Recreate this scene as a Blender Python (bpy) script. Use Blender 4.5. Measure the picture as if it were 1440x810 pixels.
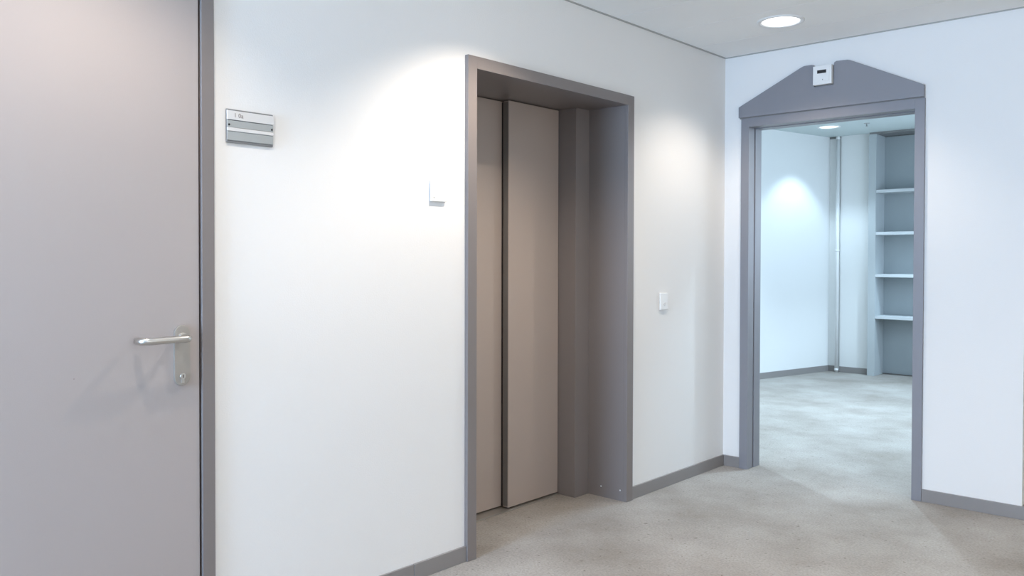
import bpy, bmesh, math
from mathutils import Vector, Matrix

for o in list(bpy.data.objects):
    bpy.data.objects.remove(o, do_unlink=True)
SC = bpy.context.scene
COL = SC.collection
PI = math.pi

# ------------------------------------------------------------------ camera
F, PITCH, ROLL, YAW = 1185.694, -0.01581, 0.002285, 0.734828
CAM = Vector((2.61134, -4.91494, 1.32645))
fwd = Vector((-math.sin(YAW)*math.cos(PITCH), math.cos(YAW)*math.cos(PITCH), math.sin(PITCH)))
r0 = Vector((math.cos(YAW), math.sin(YAW), 0))
u0 = r0.cross(fwd)
rr = r0*math.cos(ROLL) + u0*math.sin(ROLL)
uu = -r0*math.sin(ROLL) + u0*math.cos(ROLL)
cd = bpy.data.cameras.new('camera')
cam = bpy.data.objects.new('camera', cd); COL.objects.link(cam)
M = Matrix((( rr.x, uu.x, -fwd.x, CAM.x), (rr.y, uu.y, -fwd.y, CAM.y), (rr.z, uu.z, -fwd.z, CAM.z), (0, 0, 0, 1)))
cam.matrix_world = M
cd.sensor_width = 36.0
cd.lens = F*36.0/1440.0
cd.shift_y = -23.747/1440.0
cd.clip_start = 0.05
SC.camera = cam

# ------------------------------------------------------------------ colour management, sky, daylight, fill light
SC.view_settings.view_transform = 'Standard'
SC.view_settings.look = 'None'
SC.view_settings.gamma = 1.0
SC.view_settings.use_curve_mapping = False
SC.view_settings.exposure = 0.15

W = bpy.data.worlds.new('sky'); SC.world = W
W.use_nodes = True
bg = W.node_tree.nodes['Background']
bg.inputs['Color'].default_value = (0.62, 0.78, 1.0, 1)
bg.inputs['Strength'].default_value = 1.0

def area(name, loc, direction, sx, sy, power, color):
    l = bpy.data.lights.new(name, 'AREA'); l.shape = 'RECTANGLE'
    l.size, l.size_y, l.energy, l.color = sx, sy, power, color
    o = bpy.data.objects.new(name, l); COL.objects.link(o)
    o.location = loc
    o.rotation_euler = Vector(direction).to_track_quat('-Z', 'Y').to_euler()
    return o

DAY = (0.46, 0.69, 1.0)
area('daylight_behind', (0.55, -7.5, 1.5), (0, 1, 0.08), 0.8, 2.0, 235, DAY)
area('fill_uplight_right', (5.0, -3.6, 1.75), (-1, 0, 2.6), 3.4, 1.6, 82, (1.0, 0.915, 0.79))  # added warm fill light aimed upward to brighten the lobby ceiling
area('daylight_office', (1.95, 2.9, 1.75), (-1, 0.1, -0.55), 2.8, 1.7, 85, (0.62, 0.80, 1.0))
LAMP_POWER = [34.0, 80.0, 38.0, 60.0, 60.0, 30.0, 60.0]
LAMP_COLOR = (1.0, 0.86, 0.72)
LAMP_COLOR_OFFICE = (0.64, 0.84, 1.0)

# ------------------------------------------------------------------ materials
def mat(name, color, rough=0.6, metallic=0.0, bump=0.0, bscale=60.0, var=0.0, vscale=3.0, spec=0.5, aniso=None):
    m = bpy.data.materials.new(name); m.use_nodes = True
    nt = m.node_tree; b = nt.nodes['Principled BSDF']
    b.inputs['Base Color'].default_value = (*color, 1)
    b.inputs['Roughness'].default_value = rough
    b.inputs['Metallic'].default_value = metallic
    b.inputs['Specular IOR Level'].default_value = spec
    tc = nt.nodes.new('ShaderNodeTexCoord')
    if var > 0:
        n = nt.nodes.new('ShaderNodeTexNoise'); n.inputs['Scale'].default_value = vscale
        n.inputs['Detail'].default_value = 4
        nt.links.new(tc.outputs['Object'], n.inputs['Vector'])
        r = nt.nodes.new('ShaderNodeMapRange')
        r.inputs['To Min'].default_value = 1-var; r.inputs['To Max'].default_value = 1+var
        nt.links.new(n.outputs['Fac'], r.inputs['Value'])
        v = nt.nodes.new('ShaderNodeVectorMath'); v.operation = 'SCALE'
        v.inputs[0].default_value = color
        nt.links.new(r.outputs['Result'], v.inputs['Scale'])
        nt.links.new(v.outputs['Vector'], b.inputs['Base Color'])
    if bump > 0:
        n = nt.nodes.new('ShaderNodeTexNoise'); n.inputs['Scale'].default_value = bscale
        n.inputs['Detail'].default_value = 3
        mp = nt.nodes.new('ShaderNodeMapping')
        nt.links.new(tc.outputs['Object'], mp.inputs['Vector'])
        if aniso: mp.inputs['Scale'].default_value = aniso
        nt.links.new(mp.outputs['Vector'], n.inputs['Vector'])
        bp = nt.nodes.new('ShaderNodeBump'); bp.inputs['Strength'].default_value = bump
        bp.inputs['Distance'].default_value = 0.002
        nt.links.new(n.outputs['Fac'], bp.inputs['Height'])
        nt.links.new(bp.outputs['Normal'], b.inputs['Normal'])
    return m

m_wall = mat('wall_paint', (0.80, 0.795, 0.785), 0.85, bump=0.25, bscale=180, spec=0.25)
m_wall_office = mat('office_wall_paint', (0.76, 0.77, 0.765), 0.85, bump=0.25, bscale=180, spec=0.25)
m_ceil_office = mat('office_ceiling_dimmed', (0.60, 0.67, 0.67), 0.9, spec=0.2)  # darkened colour imitates the dimmer light on this ceiling
m_plate_shade = mat('sign_back_shade_grey', (0.20, 0.20, 0.20), 0.5)  # sign back plate, and strips that imitate shadow gaps
m_ceil = mat('ceiling_plank', (0.90, 0.90, 0.885), 0.9, bump=0.2, bscale=220, var=0.02, vscale=5, spec=0.2)
m_gap = mat('dark_gap', (0.16, 0.15, 0.14), 0.9)
m_leaf = mat('door_paint', (0.415, 0.37, 0.355), 0.42, bump=0.08, bscale=300, spec=0.4)
m_frame = mat('frame_paint', (0.212, 0.188, 0.182), 0.38, bump=0.06, bscale=260, spec=0.45)
m_frameB = mat('frame_paint_blue_grey', (0.235, 0.235, 0.26), 0.38, bump=0.06, bscale=260, spec=0.45)
m_lift = mat('lift_panel_paint', (0.40, 0.335, 0.295), 0.40, bump=0.08, bscale=200, spec=0.4)
m_base = mat('baseboard_vinyl', (0.25, 0.235, 0.23), 0.5)
m_steel = mat('brushed_steel', (0.62, 0.60, 0.57), 0.28, metallic=1.0, bump=0.1, bscale=200, aniso=(1, 1, 12))
m_satin = mat('satin_steel_plate', (0.40, 0.37, 0.335), 0.45, metallic=0.6)
m_sill = mat('aluminium_sill', (0.42, 0.40, 0.37), 0.4, metallic=0.8)
m_trim = mat('edge_trim', (0.42, 0.42, 0.40), 0.6)
m_dark = mat('black_plastic', (0.01, 0.01, 0.012), 0.3)
m_white = mat('white_plastic', (0.80, 0.80, 0.79), 0.4)
m_signgrey = mat('sign_grey', (0.42, 0.44, 0.44), 0.35, metallic=0.3)
m_signlight = mat('sign_light', (0.68, 0.67, 0.66), 0.4)
m_signtext = mat('sign_text', (0.25, 0.22, 0.21), 0.6)
m_case = mat('bookcase_laminate', (0.44, 0.475, 0.49), 0.5)
m_case_back = mat('bookcase_back_laminate', (0.32, 0.36, 0.38), 0.55)
m_shelf = mat('shelf_laminate', (0.56, 0.59, 0.61), 0.45)
m_pipe = mat('white_pipe_paint', (0.78, 0.79, 0.79), 0.4)
m_screw = mat('screw_zinc', (0.85, 0.85, 0.85), 0.3, metallic=0.6)
m_warm = mat('corridor_wall_paint', (0.80, 0.74, 0.58), 0.8)

# carpet
m_carpet = bpy.data.materials.new('carpet'); m_carpet.use_nodes = True
nt = m_carpet.node_tree; b = nt.nodes['Principled BSDF']
b.inputs['Roughness'].default_value = 0.95; b.inputs['Specular IOR Level'].default_value = 0.1
b.inputs['Sheen Weight'].default_value = 0.15
tc = nt.nodes.new('ShaderNodeTexCoord')
def noise(scale, detail=4, rough=0.55):
    n = nt.nodes.new('ShaderNodeTexNoise'); n.inputs['Scale'].default_value = scale
    n.inputs['Detail'].default_value = detail; n.inputs['Roughness'].default_value = rough
    nt.links.new(tc.outputs['Object'], n.inputs['Vector']); return n
def ramp(src, stops):
    r = nt.nodes.new('ShaderNodeValToRGB'); cr = r.color_ramp
    while len(cr.elements) < len(stops): cr.elements.new(0.5)
    for e, (p, c) in zip(cr.elements, stops):
        e.position = p; e.color = (*c, 1)
    nt.links.new(src, r.inputs['Fac']); return r
big = noise(1.7, 5, 0.6); fine = noise(95, 3, 0.6); speck = noise(38, 2)
r1 = ramp(big.outputs['Fac'], [(0.32, (0.225, 0.20, 0.172)), (0.52, (0.305, 0.283, 0.257)), (0.70, (0.365, 0.345, 0.32))])
r2 = ramp(fine.outputs['Fac'], [(0.30, (0.80, 0.80, 0.80)), (0.70, (1.16, 1.16, 1.16))])
r3 = ramp(speck.outputs['Fac'], [(0.28, (0.60, 0.57, 0.54)), (0.34, (1, 1, 1))])
def mul(a, c):
    x = nt.nodes.new('ShaderNodeMix'); x.data_type = 'RGBA'; x.blend_type = 'MULTIPLY'
    x.inputs[0].default_value = 1.0
    nt.links.new(a, x.inputs[6]); nt.links.new(c, x.inputs[7]); return x.outputs[2]
nt.links.new(mul(mul(r1.outputs[0], r2.outputs[0]), r3.outputs[0]), b.inputs['Base Color'])
bp = nt.nodes.new('ShaderNodeBump'); bp.inputs['Strength'].default_value = 0.6; bp.inputs['Distance'].default_value = 0.004
nt.links.new(fine.outputs['Fac'], bp.inputs['Height']); nt.links.new(bp.outputs['Normal'], b.inputs['Normal'])

def emis(name, color, strength):
    m = bpy.data.materials.new(name); m.use_nodes = True
    bb = m.node_tree.nodes['Principled BSDF']
    bb.inputs['Base Color'].default_value = (0.9, 0.9, 0.9, 1)
    bb.inputs['Emission Color'].default_value = (*color, 1)
    bb.inputs['Emission Strength'].default_value = strength
    return m
m_lens = emis('lamp_lens', (1.0, 0.98, 0.95), 3.0)
m_lens_office = emis('office_lamp_lens', (0.80, 0.95, 1.0), 1.3)

def glass_mat():
    m = bpy.data.materials.new('window_glass'); m.use_nodes = True
    n = m.node_tree; n.nodes.clear()
    o = n.nodes.new('ShaderNodeOutputMaterial'); t = n.nodes.new('ShaderNodeBsdfTransparent')
    g = n.nodes.new('ShaderNodeBsdfGlossy'); g.inputs['Roughness'].default_value = 0.02
    mx = n.nodes.new('ShaderNodeMixShader'); mx.inputs[0].default_value = 0.06
    n.links.new(t.outputs[0], mx.inputs[1]); n.links.new(g.outputs[0], mx.inputs[2]); n.links.new(mx.outputs[0], o.inputs[0])
    return m
m_glass = glass_mat()

# ------------------------------------------------------------------ mesh helpers
def box(bm, x0, x1, y0, y1, z0, z1, bevel=0.0, seg=2):
    vs = [bm.verts.new((x, y, z)) for z in (z0, z1) for y in (y0, y1) for x in (x0, x1)]
    fs = [bm.faces.new([vs[i] for i in f]) for f in ((0, 2, 3, 1), (4, 5, 7, 6), (0, 1, 5, 4), (2, 6, 7, 3), (0, 4, 6, 2), (1, 3, 7, 5))]
    if bevel > 0:
        es = list({e for f in fs for e in f.edges})
        bmesh.ops.bevel(bm, geom=es, offset=bevel, segments=seg, profile=0.6, affect='EDGES')

def prism(bm, pts, fn, d0, d1, bevel=0.0):
    """polygon pts (2-D) extruded from d0 to d1; fn(a, b, d) -> xyz"""
    a = [bm.verts.new(fn(p[0], p[1], d0)) for p in pts]
    c = [bm.verts.new(fn(p[0], p[1], d1)) for p in pts]
    n = len(pts)
    fs = [bm.faces.new(a), bm.faces.new(c[::-1])]
    for i in range(n):
        fs.append(bm.faces.new((a[(i+1) % n], a[i], c[i], c[(i+1) % n])))
    if bevel > 0:
        es = list(set(list(fs[0].edges) + list(fs[1].edges)))
        bmesh.ops.bevel(bm, geom=es, offset=bevel, segments=2, profile=0.6, affect='EDGES')

def tube(bm, pts, rad, seg=20, cap=True):
    pts = [Vector(p) for p in pts]; rings = []
    up = Vector((0, 0, 1))
    for i, p in enumerate(pts):
        t = (pts[min(i+1, len(pts)-1)] - pts[max(i-1, 0)]).normalized()
        ref = up if abs(t.dot(up)) < 0.95 else Vector((1, 0, 0))
        a = t.cross(ref).normalized(); c = a.cross(t).normalized()
        r = rad[i] if isinstance(rad, (list, tuple)) else rad
        rings.append([bm.verts.new(p + r*(a*math.cos(2*PI*k/seg) + c*math.sin(2*PI*k/seg))) for k in range(seg)])
    for q, w in zip(rings, rings[1:]):
        for k in range(seg):
            f = bm.faces.new((q[k], q[(k+1) % seg], w[(k+1) % seg], w[k])); f.smooth = True
    if cap:
        bm.faces.new(rings[0][::-1]); bm.faces.new(rings[-1])

def lathe(bm, prof, origin, axis='z', seg=48):
    """prof: list of (r, h); axis z downwards positive h = along axis"""
    O = Vector(origin); rings = []
    for r, h in prof:
        ring = []
        for k in range(seg):
            a = 2*PI*k/seg; c, s = r*math.cos(a), r*math.sin(a)
            v = {'z': Vector((c, s, h)), 'x': Vector((h, c, s)), 'y': Vector((c, h, s))}[axis]
            ring.append(bm.verts.new(O+v))
        rings.append(ring)
    for q, w in zip(rings, rings[1:]):
        for k in range(seg):
            f = bm.faces.new((q[k], q[(k+1) % seg], w[(k+1) % seg], w[k])); f.smooth = True
    return rings

def obj(name, bm, m, parent=None, sharp=True):
    bmesh.ops.recalc_face_normals(bm, faces=bm.faces)
    me = bpy.data.meshes.new(name); bm.to_mesh(me); bm.free()
    me.materials.append(m)
    o = bpy.data.objects.new(name, me); COL.objects.link(o)
    if parent:
        o.parent = parent
        o.matrix_parent_inverse = Matrix.Translation(parent.location).inverted()
    return o

def tag(o, label=None, cat=None, group=None, kind=None):
    if label: o['label'] = label
    if cat: o['category'] = cat
    if group: o['group'] = group
    if kind: o['kind'] = kind
    return o

def thing(name, loc, label, cat, group=None, kind=None):
    o = bpy.data.objects.new(name, None); COL.objects.link(o)
    o.empty_display_size = 0.1; o.location = loc
    return tag(o, label, cat, group, kind)

def cells(bm, us, vs, holes, emit):
    for i in range(len(us)-1):
        for j in range(len(vs)-1):
            cu, cv = (us[i]+us[i+1])/2, (vs[j]+vs[j+1])/2
            if any(a < cu < b and c < cv < d for a, b, c, d in holes): continue
            emit(bm, us[i], us[i+1], vs[j], vs[j+1])

H, H2 = 2.6, 2.75
WB = 0.14                                   # thickness of wall B (back wall of the lobby)
XE = 1.674                                  # outer corner of wall B
XR, YR = 4.6, -7.2                          # lobby right wall and wall behind camera
YC = 0.75                                   # end wall of the corridor
TOP = 2.95

# ------------------------------------------------------------------ STRUCTURE
bm = bmesh.new(); box(bm, -3.0, XR+0.2, YR-0.2, 5.6, -0.08, 0.0)
tag(obj('floor', bm, m_carpet), 'mottled grey loop carpet running through the lobby and doorway', 'floor', kind='structure')

# wall A (left, x = 0) with the door and the lift openings
D0, D1 = -4.47, -3.549                      # door_1 opening (clear of the frame face)
L0, L1 = -2.277, -1.116                     # lift opening
bm = bmesh.new()
cells(bm, [YR, D0-0.02, D1+0.02, L0-0.02, L1+0.02, 0.0], [0, 2.175, TOP],
      [(D0-0.02, D1+0.02, 0, 2.175), (L0-0.02, L1+0.02, 0, 2.175)],
      lambda q, a, c, d, e: box(q, -0.5, 0, a, c, d, e))
tag(obj('wall_left', bm, m_wall), 'long white wall with the grey door and the lift entrance', 'wall', kind='structure')

# wall B (back, y = 0) with the doorway
BX0, BX1, BZ = 0.119, 1.197, 2.2
bm = bmesh.new()
cells(bm, [-0.5, BX0+0.03, BX1-0.03, XE], [0, BZ-0.03, TOP], [(BX0+0.03, BX1-0.03, 0, BZ-0.03)],
      lambda q, a, c, d, e: box(q, a, c, 0, WB, d, e))
tag(obj('wall_back', bm, m_wall), 'white end wall holding the gabled doorway', 'wall', kind='structure')

# office right wall (also the corridor's left side) with window
bm = bmesh.new()
cells(bm, [WB, 1.4, 4.4, 5.4], [0, 0.9, 2.5, TOP], [(1.4, 4.4, 0.9, 2.5)],
      lambda q, a, c, d, e: box(q, XE-0.12, XE, a, c, d, e))
tag(obj('wall_office_right', bm, m_wall), 'white office side wall with a wide window', 'wall', kind='structure')
bm = bmesh.new(); box(bm, XE, XR+0.15, YC, YC+0.12, 0, TOP)
tag(obj('wall_corridor', bm, m_warm), 'warm cream wall closing the side corridor', 'wall', kind='structure')
bm = bmesh.new()
cells(bm, [YR, -5.4, -1.8, YC], [0, 0.9, 2.4, TOP], [(-5.4, -1.8, 0.9, 2.4)],
      lambda q, a, c, d, e: box(q, XR, XR+0.15, a, c, d, e))
tag(obj('wall_right', bm, m_wall), 'white lobby wall with windows facing the lift', 'wall', kind='structure')
bm = bmesh.new()
cells(bm, [-0.5, 0.05, 1.05, XR+0.15], [0, 0.5, 2.55, TOP], [(0.05, 1.05, 0.5, 2.55)],
      lambda q, a, c, d, e: box(q, a, c, YR-0.15, YR, d, e))
tag(obj('wall_front', bm, m_wall), 'white lobby wall opposite the gabled doorway', 'wall', kind='structure')

# office left wall (skewed) + far wall
P0 = Vector((-2.43, 0.05)); P1 = Vector((-1.295, 4.905))
dv = (P1-P0).normalized(); nv = Vector((-dv.y, dv.x))
Pe = P1 + dv*0.09
bm = bmesh.new()
pts = [P0, Pe, Pe+nv*0.15, P0+nv*0.15]
prism(bm, pts, lambda a, c, d: (a, c, d), 0, TOP)
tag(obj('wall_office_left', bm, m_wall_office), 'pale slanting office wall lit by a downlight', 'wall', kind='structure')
bm = bmesh.new()
pts = [(-1.45, 4.972), (-1.145, 4.972), (-1.145, 4.955), (-0.802, 4.955), (-0.802, 5.2), (XE, 5.2), (XE, 5.4), (-1.45, 5.4)]
prism(bm, pts, lambda a, c, d: (a, c, d), 0, TOP)
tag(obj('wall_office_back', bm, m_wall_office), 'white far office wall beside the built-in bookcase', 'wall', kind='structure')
bm = bmesh.new(); box(bm, -2.6, -0.5, 0.0, WB, 0, TOP)
tag(obj('wall_office_front', bm, m_wall), 'office side of the wall left of the doorway', 'wall', kind='structure')

# ceilings -----------------------------------------------------------
PW = 0.425
def plank_with_hole(bm, x0, x1, y0, y1, z0, z1, hx, hy, r, seg=48):
    """rectangle minus circle, as a slab"""
    s = min(hy-y0, y1-hy)
    box(bm, x0, hx-s, y0, y1, z0, z1); box(bm, hx+s, x1, y0, y1, z0, z1)
    inner, outer = [], []
    for k in range(seg):
        a = 2*PI*(k+0.0)/seg + PI/4
        c, sn = math.cos(a), math.sin(a); m = s/max(abs(c), abs(sn))
        for lst, rad in ((inner, r), (outer, m)):
            lst.append([bm.verts.new((hx+rad*c, hy+rad*sn, z)) for z in (z0, z1)])
    for k in range(seg):
        j = (k+1) % seg
        bm.faces.new((inner[k][0], inner[j][0], outer[j][0], outer[k][0]))
        bm.faces.new((inner[k][1], outer[k][1], outer[j][1], inner[j][1]))
        bm.faces.new((inner[k][0], inner[k][1], inner[j][1], inner[j][0]))
        bm.faces.new((outer[k][0], outer[j][0], outer[j][1], outer[k][1]))
    if hy-y0 > s+1e-4: box(bm, hx-s, hx+s, y0, hy-s, z0, z1)
    if y1-hy > s+1e-4: box(bm, hx-s, hx+s, hy+s, y1, z0, z1)

LOBBY_LAMPS = [(0.63, -0.575), (0.56, -0.575-4*PW), (0.56, -0.575-8*PW), (3.0, -0.575-2*PW), (3.0, -0.575-6*PW), (0.63, -0.575-12*PW), (3.0, -0.575-10*PW)]  # the right-hand row is unseen, added as fill for the lobby
RL = 0.104
bm = bmesh.new()
g = 0.0025
y1 = -0.012; y0 = -0.365
k = 0
while y1 > YR+0.02:
    y0c = max(y0, YR+0.01)
    lamps = sorted([l for l in LOBBY_LAMPS if y0c < l[1] < y1])
    if lamps:
        xs = [0.012] + [(a[0]+c[0])/2 for a, c in zip(lamps, lamps[1:])] + [XR-0.01]
        for i, l in enumerate(lamps):
            plank_with_hole(bm, xs[i], xs[i+1], y0c+g, y1-g, H, H+0.02, l[0], l[1], RL)
    else:
        box(bm, 0.012, XR-0.01, y0c+g, y1-g, H, H+0.02)
    y1 = y0; y0 -= PW; k += 1
box(bm, XE+0.01, XR-0.01, 0.0, YC-0.01, H, H+0.02)
ceil = tag(obj('ceiling', bm, m_ceil), 'off-white plank ceiling over the lobby with thin seams', 'ceiling', kind='structure')
bm = bmesh.new(); box(bm, -0.1, XR+0.1, YR-0.1, 0.05, TOP-0.02, TOP+0.1); box(bm, XE, XR+0.1, 0.05, YC+0.1, TOP-0.02, TOP+0.1)
tag(obj('ceiling', bm, m_gap), 'dark slab hidden above the lobby ceiling planks', 'ceiling slab', kind='structure')
# ceiling edge angle
bm = bmesh.new()
box(bm, 0.0, 0.012, YR+0.01, 0.0, H-0.004, H+0.004)
tag(obj('trim_1', bm, m_trim), 'thin grey ceiling edge strip above the lift wall', 'trim', kind='structure')
bm = bmesh.new()
box(bm, 0.012, XE+0.0, -0.012, 0.0, H-0.004, H+0.004)
tag(obj('trim_2', bm, m_trim), 'thin grey ceiling edge strip above the doorway wall', 'trim', kind='structure')

# office ceiling (with one downlight hole)
OFFICE_LAMPS = [(-0.98, 4.17), (-1.2, 2.2), (0.45, 4.17), (0.45, 2.2), (-0.9, 0.9), (0.62, 0.9)]  # the two lamps nearest the doorway are added to brighten the floor
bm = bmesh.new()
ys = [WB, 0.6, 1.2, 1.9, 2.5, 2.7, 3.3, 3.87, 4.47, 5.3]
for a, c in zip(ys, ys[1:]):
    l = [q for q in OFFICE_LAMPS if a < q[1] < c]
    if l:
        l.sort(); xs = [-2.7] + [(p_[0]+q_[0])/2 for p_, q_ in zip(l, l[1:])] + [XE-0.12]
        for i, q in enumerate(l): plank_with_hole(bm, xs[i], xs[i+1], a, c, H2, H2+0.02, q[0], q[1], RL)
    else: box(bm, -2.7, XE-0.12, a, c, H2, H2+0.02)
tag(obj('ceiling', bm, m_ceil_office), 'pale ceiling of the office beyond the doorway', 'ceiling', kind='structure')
bm = bmesh.new(); box(bm, -2.9, XE, 0.05, 5.6, TOP-0.02, TOP+0.1)
tag(obj('ceiling', bm, m_gap), 'dark slab hidden above the office ceiling', 'ceiling slab', kind='structure')

# baseboards ---------------------------------------------------------
BH, BT = 0.068, 0.012
def bb(name, segs, label):
    b_ = bmesh.new()
    for s in segs: box(b_, *s, 0.0, BH, bevel=0.002)
    return tag(obj(name, b_, m_base), label, 'baseboard', kind='structure')
bb('baseboard_left', [(0, BT, -2.631+0.001, -2.333)], 'short grey baseboard piece left of the lift frame')
bb('baseboard_left', [(0, BT-0.002, -3.504, -2.631-0.001)], 'grey baseboard between the door and the joint near the lift')
bb('baseboard_left', [(0, BT, -1.056, -0.001)], 'grey baseboard between the lift and the corner')
bb('baseboard_left', [(0, BT, YR+0.001, -4.53)], 'grey baseboard beyond the hinged side of the grey door')
bb('baseboard_back', [(BT, BX0-0.001, -BT, 0)], 'stub of grey baseboard between corner and doorway')
bb('baseboard_back', [(BX1+0.001, XE+BT, -BT, 0)], 'grey baseboard right of the doorway')
bb('baseboard_corridor', [(XE, XE+BT, 0.001, YC)], 'grey baseboard turning into the corridor')
b_ = bmesh.new()
q = [P0+dv*0.25, P1+dv*0.056, P1+dv*0.056-nv*BT, P0+dv*0.25-nv*BT]
prism(b_, q, lambda a, c, d: (a, c, d), 0, BH)
tag(obj('baseboard_office_left', b_, m_base), 'grey baseboard along the slanting office wall', 'baseboard', kind='structure')
bb('baseboard_office_back', [(-1.285, -1.200, 4.972-BT, 4.972)], 'tiny grey baseboard piece left of the white pipe')
bb('baseboard_office_back', [(-1.143, -0.803, 4.955-BT, 4.955)], 'grey baseboard between white pipe and bookcase')

# ------------------------------------------------------------------ windows (behind / beside the camera, and in the office)
def window(name, axis, pos, a0, a1, z0, z1, t, n, label):
    root = thing(name, (0, 0, 0), label, 'window', kind='structure')
    fb = bmesh.new()
    def bx(q, a, c, d, e, w=0.03):
        if axis == 'x': box(q, pos-w, pos+w, a, c, d, e, bevel=0.003)
        else: box(q, a, c, pos-w, pos+w, d, e, bevel=0.003)
    f = 0.05
    bx(fb, a0, a1, z0, z0+f); bx(fb, a0, a1, z1-f, z1)
    for i in range(n+1):
        c = a0 + (a1-a0)*i/n; lo = max(a0, c-f/2) if i else a0; hi = min(a1, c+f/2) if i < n else a1
        if i == 0: hi = a0+f
        if i == n: lo = a1-f
        bx(fb, lo, hi, z0+f, z1-f)
    obj('window_frame', fb, m_white, root)
    for i in range(n):
        gb = bmesh.new(); w = (a1-a0)/n
        if axis == 'x': box(gb, pos-0.003, pos+0.003, a0+w*i+f*0.6, a0+w*(i+1)-f*0.6, z0+f*0.8, z1-f*0.8)
        else: box(gb, a0+w*i+f*0.6, a0+w*(i+1)-f*0.6, pos-0.003, pos+0.003, z0+f*0.8, z1-f*0.8)
        obj('pane', gb, m_glass, root)
window('window_1', 'y', YR-0.09, 0.05, 1.05, 0.5, 2.55, 0.1, 1, 'tall white framed window opposite the gabled doorway')
window('window_2', 'x', XR+0.09, -5.4, -1.8, 0.9, 2.4, 0.1, 4, 'long white framed window facing the lift')
window('window_3', 'x', XE-0.05, 1.4, 4.4, 0.9, 2.5, 0.1, 3, 'wide white framed window in the office side wall')

# ------------------------------------------------------------------ LIFT ENTRANCE
lift = thing('lift_entrance', (0, -1.6965, 0), 'grey framed lift entrance with two telescoping beige-grey sliding panels', 'lift door')
EO0, EO1, EZ, IZ, PR = -2.3317, -1.0574, 2.205, 2.152, 0.02
bm = bmesh.new()
box(bm, 0.0, PR, EO0, L0, 0, EZ, 0.0015)
box(bm, 0.0, PR, L1, EO1, 0, EZ, 0.0015)
box(bm, 0.0, PR, L0, L1, IZ, EZ, 0.0)
obj('door_frame', bm, m_frame, lift)
bm = bmesh.new(); box(bm, -0.37, -0.0, L1, L1+0.018, 0, IZ+0.02); obj('jamb_lining', bm, m_frame, lift)
bm = bmesh.new(); box(bm, -0.37, -0.0, L0-0.018, L0, 0, IZ+0.02); obj('jamb_lining', bm, m_frame, lift)
bm = bmesh.new(); box(bm, -0.48, -0.0, L0, L1, IZ, IZ+0.02)
obj('header_lining', bm, m_frame, lift)
bm = bmesh.new(); box(bm, -0.40, -0.24, -1.238, L1, 0.0, IZ, 0.002); obj('jamb_post', bm, m_frame, lift)
bm = bmesh.new(); box(bm, -0.40, -0.24, L0, -2.155, 0.0, IZ, 0.002); obj('jamb_post', bm, m_frame, lift)
bm = bmesh.new(); box(bm, -0.398, -0.358, -1.655, -1.243, 0.012, IZ-0.004, 0.003); obj('door_panel', bm, m_lift, lift)
bm = bmesh.new(); box(bm, -0.452, -0.412, -2.16, -1.612, 0.012, IZ-0.004, 0.003); obj('door_panel', bm, m_lift, lift)
bm = bmesh.new(); box(bm, -0.394, -0.363, -1.6562, -1.6548, 0.02, IZ-0.01); tag(obj('edge_shade', bm, m_gap, lift), 'dark strip painted as shadow on the panel edge')  # dark strip stands in for the shadow on the panel edge
bm = bmesh.new(); box(bm, -0.412, -0.398, -1.652, -1.640, 0.015, IZ-0.01); obj('door_seal', bm, m_dark, lift)
bm = bmesh.new(); box(bm, -0.49, -0.342, L0+0.001, -1.242, -0.01, 0.006, 0.0015)
obj('sill', bm, m_sill, lift)
bm = bmesh.new(); box(bm, -0.498, -0.485, L0-0.02, L1+0.02, 0, IZ+0.02); obj('shaft_panel', bm, m_dark, lift)
for x in (-0.150, -0.022):
    bm = bmesh.new()
    rings = lathe(bm, [(0.0045, 0.0), (0.0045, -0.0015), (0.003, -0.0028), (0.0005, -0.003)], (x, L1, 0.058), 'y', 16)
    bm.faces.new(rings[-1]); tag(obj('screw', bm, m_screw, lift), 'bright screw head')

# ------------------------------------------------------------------ DOOR 1 (flush door on wall A)
d1 = thing('door_1', (0, -3.99, 0), 'flush mauve-grey door with steel lever handle in dark grey frame', 'door', kind='structure')
DT = 2.163
bm = bmesh.new()
box(bm, 0, 0.012, D1, -3.505, 0, 2.21, 0.0015); box(bm, 0, 0.012, D0-0.045, D0, 0, 2.21, 0.0015); box(bm, 0, 0.012, D0, D1, 2.17, 2.21)
box(bm, -0.12, -0.0005, D1, D1+0.019, 0, 2.174); box(bm, -0.12, -0.0005, D0-0.019, D0, 0, 2.174); box(bm, -0.12, -0.0005, D0, D1, 2.17, 2.1745)
box(bm, -0.12, -0.045, D1-0.02, D1, 0, 2.17); box(bm, -0.12, -0.045, D0, D0+0.02, 0, 2.17)
obj('door_frame', bm, m_frame, d1)
bm = bmesh.new(); box(bm, -0.042, 0.004, D0+0.007, D1-0.007, 0.006, DT, 0.0015)
leaf = obj('door_leaf', bm, m_leaf, d1)
bm = bmesh.new(); box(bm, -0.14, -0.122, D0-0.02, D1+0.02, 0, 2.18); obj('backing', bm, m_dark, d1)
# handle plate (long rounded escutcheon)
py, pz0, pz1, pw, px = -3.618, 0.913, 1.108, 0.0255, 0.004
pts = []
for i in range(17):
    a = PI*i/16; pts.append((py+pw*math.cos(a), pz1-pw+pw*math.sin(a)))
for i in range(17):
    a = PI+PI*i/16; pts.append((py+pw*math.cos(a), pz0+pw+pw*math.sin(a)))
bm = bmesh.new(); prism(bm, pts, lambda a, c, d: (d, a, c), px, px+0.010, bevel=0.0025)
plate = obj('handle_plate', bm, m_satin, d1)
bm = bmesh.new(); rg = lathe(bm, [(0.016, 0.0), (0.016, 0.005), (0.0145, 0.007)], (px+0.0098, py, 1.068), 'x', 32); bm.faces.new(rg[-1])
obj('collar', bm, m_steel, plate)
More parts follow.
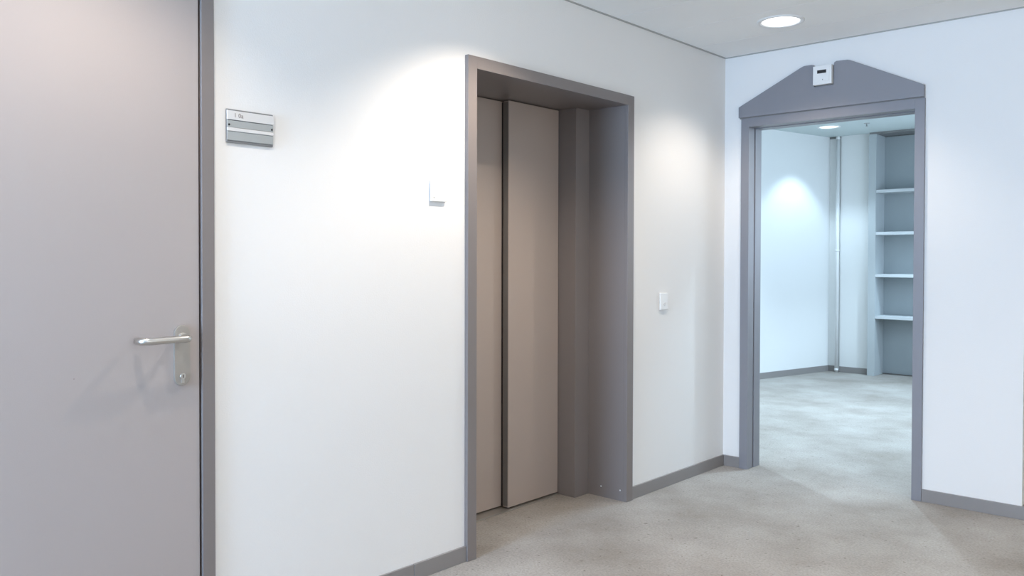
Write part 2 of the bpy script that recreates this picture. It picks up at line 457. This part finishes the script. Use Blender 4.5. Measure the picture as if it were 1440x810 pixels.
# key cylinder
bm = bmesh.new(); rg = lathe(bm, [(0.0095, 0.0), (0.0095, 0.004), (0.0085, 0.005)], (px+0.0098, py, 0.944), 'x', 28); bm.faces.new(rg[-1])
box(bm, px+0.0098, px+0.0135, py-0.005, py+0.005, 0.922, 0.942, 0.001)
obj('key_cylinder', bm, m_steel, plate)
bm = bmesh.new(); box(bm, px+0.0144, px+0.0152, py-0.0012, py+0.0012, 0.939, 0.949)
obj('keyhole', bm, m_dark, plate)
# lever: U-shaped round bar
hz, hx = 1.068, 0.066
path = [(px+0.012, py, hz)]
R = 0.020
def arc(cx, cy, a0, a1, n=9):
    return [(cx+R*math.cos(a0+(a1-a0)*i/n), cy+R*math.sin(a0+(a1-a0)*i/n), hz) for i in range(n+1)]
ye = py-0.150
path += arc(hx-R, py-R, PI/2, 0)[:0]
path += [(hx-R-0.008, py, hz)] + arc(hx-R, py-R, PI/2, 0)
path += [(hx, py-0.06, hz), (hx, py-0.11, hz)]
path += arc(hx-R, ye+R, 0, -PI/2) + [(hx-R-0.012, ye, hz), (0.024, ye, hz)]
bm = bmesh.new(); tube(bm, path, [0.0114]*(len(path)-1)+[0.0108], 20)
obj('door_handle', bm, m_steel, d1)
bm = bmesh.new(); rg = lathe(bm, [(0.0016, 0), (0.0016, 0.0006)], (0.0038, -3.945, 0.968), 'x', 12); bm.faces.new(rg[-1])
tag(obj('peg_mark', bm, m_signtext, d1), 'tiny dark speck')

# ------------------------------------------------------------------ DOORWAY B
d2 = thing('door_2', (0.658, 0, 0), 'open blue-grey framed doorway leading into the pale office', 'doorway', kind='structure')
IX0, IX1, IBZ = 0.172, 1.1455, 2.146
bm = bmesh.new()
fy = -0.014
box(bm, BX0, IX0, fy, 0.062, 0, BZ, 0.0015); box(bm, IX1, BX1, fy, 0.062, 0, BZ, 0.0015); box(bm, IX0, IX1, fy, 0.062, IBZ, BZ)
# recessed shadow groove, then the rear half of the lining
box(bm, BX0+0.03, IX0-0.008, 0.062, 0.072, 0, IBZ+0.02); box(bm, IX1+0.008, BX1-0.03, 0.062, 0.072, 0, IBZ+0.02); box(bm, BX0+0.03, BX1-0.03, 0.062, 0.072, IBZ+0.008, IBZ+0.025)
box(bm, BX0, IX0+0.004, 0.072, WB+0.012, 0, BZ, 0.0015); box(bm, IX1-0.004, BX1, 0.072, WB+0.012, 0, BZ, 0.0015); box(bm, IX0+0.004, IX1-0.004, 0.072, WB+0.012, IBZ-0.004, BZ)
obj('door_frame', bm, m_frameB, d2)

# pediment board with a notch
pts = [(0.107, 2.206), (1.194, 2.206), (1.194, 2.270), (0.800, 2.461), (0.783, 2.467), (0.718, 2.470), (0.707, 2.464), (0.7045, 2.454),
       (0.7045, 2.335), (0.586, 2.335), (0.586, 2.454), (0.583, 2.464), (0.574, 2.469), (0.527, 2.469), (0.508, 2.462), (0.107, 2.272)]
bm = bmesh.new(); prism(bm, pts, lambda a, c, d: (a, d, c), -0.026, -0.0005, bevel=0.0012)
ped = obj('pediment_board', bm, m_frameB)
bm = bmesh.new(); box(bm, 0.109, 1.192, -0.013, -0.0005, 2.2002, 2.2058); obj('joint_shade_strip', bm, m_plate_shade, ped)  # dark strip stands in for the shadow gap below the pediment
tag(ped, 'blue-grey gable shaped board with square notch above the doorway frame', 'pediment')

# detector box in the notch
det = thing('exit_detector', (0.645, 0, 2.335), 'small white box with black display sitting in the pediment notch', 'sensor')
bm = bmesh.new(); box(bm, 0.590, 0.700, -0.050, -0.0005, 2.341, 2.452, 0.004, 3)
obj('housing', bm, m_white, det)
bm = bmesh.new(); box(bm, 0.597, 0.688, -0.054, -0.0495, 2.358, 2.440, 0.002); obj('front_cover', bm, m_white, det)
bm = bmesh.new(); box(bm, 0.618, 0.671, -0.0560, -0.0535, 2.405, 2.424, 0.001); tag(obj('display', bm, m_dark, det), 'black display window')
bm = bmesh.new(); rg = lathe(bm, [(0.0025, 0), (0.0025, -0.0012)], (0.650, -0.0538, 2.368), 'y', 16); bm.faces.new(rg[-1]); obj('indicator', bm, m_dark, det)

# ------------------------------------------------------------------ DOOR SIGN
sg = thing('door_sign', (0, -3.37, 1.767), 'grey and white striped room number plate beside the grey door', 'sign')
sy0, sy1 = -3.459, -3.282
bm = bmesh.new(); box(bm, 0.0005, 0.008, sy0, sy1, 1.711, 1.824, 0.003); obj('back_plate', bm, m_plate_shade, sg)
bm = bmesh.new(); box(bm, 0.008, 0.013, sy0, sy1, 1.788, 1.8185, 0.0015); obj('name_strip', bm, m_signlight, sg)
bm = bmesh.new(); box(bm, 0.008, 0.0105, sy0+0.001, sy1-0.001, 1.763, 1.786, 0.001); obj('insert_strip', bm, m_signgrey, sg)
bm = bmesh.new(); box(bm, 0.008, 0.0125, sy0+0.001, sy1-0.001, 1.750, 1.762, 0.0015); obj('divider_rail', bm, m_signlight, sg)
bm = bmesh.new(); box(bm, 0.008, 0.0105, sy0+0.001, sy1-0.001, 1.7195, 1.749, 0.001); obj('insert_strip', bm, m_signgrey, sg)
for yy in (sy0+0.008, sy1-0.007):
    bm = bmesh.new(); rg = lathe(bm, [(0.0035, 0), (0.0035, 0.0014)], (0.0104, yy, 1.771), 'x', 16); bm.faces.new(rg[-1]); tag(obj('screw', bm, m_dark, sg), 'dark screw')
def text(body, size, loc, m, parent, name):
    c = bpy.data.curves.new(name, 'FONT'); c.body = body; c.size = size; c.extrude = 0.0003
    t = bpy.data.objects.new(name, c); COL.objects.link(t)
    dg = bpy.context.evaluated_depsgraph_get()
    me = bpy.data.meshes.new_from_object(t.evaluated_get(dg))
    bpy.data.objects.remove(t, do_unlink=True)
    # local x -> +y, local y -> +z, facing +x
    me.transform(Matrix(((0, 0, 1, loc[0]), (1, 0, 0, loc[1]), (0, 1, 0, loc[2]), (0, 0, 0, 1))))
    me.materials.clear(); me.materials.append(m)
    o = bpy.data.objects.new(name, me); COL.objects.link(o); o.parent = parent
    o.matrix_parent_inverse = Matrix.Translation(parent.location).inverted()
    return o
text('1 0a', 0.021, (0.0133, sy0+0.024, 1.7965), m_signtext, sg, 'room_number')

# ------------------------------------------------------------------ SMALL WALL PLATES
pl = thing('wall_plate', (0, -2.494, 1.604), 'square white blank plate on wall left of the lift frame', 'wall plate')
bm = bmesh.new(); box(bm, 0.0005, 0.012, -2.538, -2.451, 1.561, 1.649, 0.003, 3); obj('cover', bm, m_white, pl)
bm = bmesh.new(); rg = lathe(bm, [(0.003, 0), (0.003, 0.001)], (0.0115, -2.524, 1.577), 'x', 16); bm.faces.new(rg[-1]); obj('indicator', bm, m_signgrey, pl)
sw = thing('call_button_plate', (0, -0.728, 1.078), 'small white call button plate on wall right of the lift', 'button plate')
bm = bmesh.new(); box(bm, 0.0005, 0.012, -0.768, -0.690, 1.030, 1.126, 0.003, 3); obj('cover', bm, m_white, sw)
bm = bmesh.new(); rg = lathe(bm, [(0.010, 0), (0.010, 0.002), (0.009, 0.003)], (0.0115, -0.727, 1.062), 'x', 24); bm.faces.new(rg[-1]); obj('button', bm, m_signlight, sw)

# ------------------------------------------------------------------ DOWNLIGHTS
def downlight(x, y, z, lens, power, color, label, group=None, angle=122, blend=0.65):
    t = thing('ceiling_downlight', (x, y, z), label, 'ceiling light', group)
    b1 = bmesh.new()
    lathe(b1, [(0.124, 0.0), (0.123, -0.004), (0.116, -0.006), (0.100, -0.005), (0.0985, 0.0), (0.0975, 0.022), (0.1035, 0.022), (0.1035, 0.0), (0.124, 0.0)], (x, y, z), 'z', 56)
    obj('trim_ring', b1, m_white, t)
    b2 = bmesh.new(); rg = lathe(b2, [(0.0990, 0.006), (0.0985, 0.002), (0.085, 0.0005), (0.02, 0.0)], (x, y, z), 'z', 56); b2.faces.new(rg[-1])
    obj('lens', b2, lens, t)
    l = bpy.data.lights.new('lamp', 'SPOT'); l.energy = power; l.color = color
    l.spot_size = math.radians(angle); l.spot_blend = blend; l.shadow_soft_size = 0.028
    lo = bpy.data.objects.new('lamp', l); COL.objects.link(lo); lo.parent = t
    lo.location = (0, 0, -0.02)
    return t
LL = ['round white downlight glowing near the corner before the doorway',
      'round downlight above the lift entrance floor',
      'round downlight above the grey flush door',
      'added round fill downlight over the right side of the lobby near the corridor',
      'added round fill downlight over the right side of the lobby facing the lift',
      'round downlight by the wall behind the grey door',
      'added round fill downlight over the right side beside the camera']
for i, (x, y) in enumerate(LOBBY_LAMPS):
    downlight(x, y, H, m_lens, LAMP_POWER[i], LAMP_COLOR, LL[i], 'lobby downlights')
LO = ['round downlight beside the slanting office wall', 'round office downlight near the doorway side', 'round office downlight in front of the bookcase', 'round office downlight near the window', 'added office fill downlight just left behind the doorway wall', 'added office fill downlight right behind the doorway opening']
for i, (x, y) in enumerate(OFFICE_LAMPS):
    downlight(x, y, H2, m_lens_office, [50.0, 150.0, 160.0, 150.0, 145.0, 130.0][i], LAMP_COLOR_OFFICE, LO[i], 'office downlights', angle=94, blend=0.45)

# ------------------------------------------------------------------ OFFICE: bookcase, pipe, sprinkler
bc = thing('bookcase', (-0.3, 5.03, 0), 'full height grey built-in bookcase with four pale shelves', 'bookcase')
CX0, CX1, CY0, CY1 = -0.801, 0.30, 4.875, 5.175
bm = bmesh.new(); box(bm, CX0, CX0+0.080, CY0, CY1, 0.0, H2-0.022, 0.0015); obj('side_panel', bm, m_case, bc)
bm = bmesh.new(); box(bm, CX1-0.080, CX1, CY0, CY1, 0.0, H2-0.022, 0.0015); obj('side_panel', bm, m_case, bc)
bm = bmesh.new(); box(bm, CX0+0.08, CX1-0.08, CY1-0.02, CY1, 0.012, H2-0.03); obj('back_panel', bm, m_case_back, bc)
bm = bmesh.new(); box(bm, CX0+0.08, CX1-0.08, CY1-0.03, CY1-0.022, 0.0, 0.012); obj('plinth_gap', bm, m_gap, bc)
bm = bmesh.new(); box(bm, CX0+0.004, CX1-0.004, CY0+0.005, CY1, H2-0.022, H2-0.001); obj('top_shade_strip', bm, m_plate_shade, bc)  # dark filler imitates the shadow gap between bookcase and ceiling
for z in (2.083, 1.610, 1.135, 0.665):
    bm = bmesh.new(); box(bm, CX0+0.0805, CX1-0.0805, CY0+0.004, CY1-0.021, z-0.017, z+0.017, 0.002); obj('shelf', bm, m_shelf, bc)

bm = bmesh.new(); box(bm, -1.30, -1.147, 4.962, 4.972, H2-0.022, H2); tag(obj('ceiling_shade_strip', bm, m_plate_shade), 'short dark strip painted as shade under the office ceiling by the white pipe', 'trim', kind='structure')  # dark strip added for the shade at the top of this wall
pp = thing('heating_pipe', (-1.170, 4.928, 0), 'thin white vertical pipe in the far corner of the office', 'pipe')
bm = bmesh.new(); tube(bm, [(-1.170, 4.928, 0.0), (-1.170, 4.928, H2)], 0.0205, 24, cap=True); obj('riser', bm, m_pipe, pp)
for z in (1.42, 0.03, H2-0.02):
    bm = bmesh.new(); lathe(bm, [(0.0206, -0.012), (0.024, -0.010), (0.024, 0.010), (0.0206, 0.012)], (-1.170, 4.928, z), 'z', 24)
    box(bm, -1.174, -1.166, 4.95, 4.971, z-0.006, z+0.006) if 0.1 < z < 2 else None
    obj('pipe_clip', bm, m_pipe, pp)

sp = thing('ceiling_sprinkler', (-0.58, 4.17, H2), 'tiny sprinkler head under the office ceiling before the bookcase', 'sprinkler')
bm = bmesh.new(); rg = lathe(bm, [(0.030, 0.0), (0.028, -0.006), (0.010, -0.008)], (-0.58, 4.17, H2), 'z', 24); bm.faces.new(rg[-1]); obj('escutcheon', bm, m_signgrey, sp)
bm = bmesh.new(); rg = lathe(bm, [(0.006, -0.008), (0.006, -0.030), (0.015, -0.031), (0.015, -0.034)], (-0.58, 4.17, H2), 'z', 20); bm.faces.new(rg[-1]); obj('deflector', bm, m_signgrey, sp)
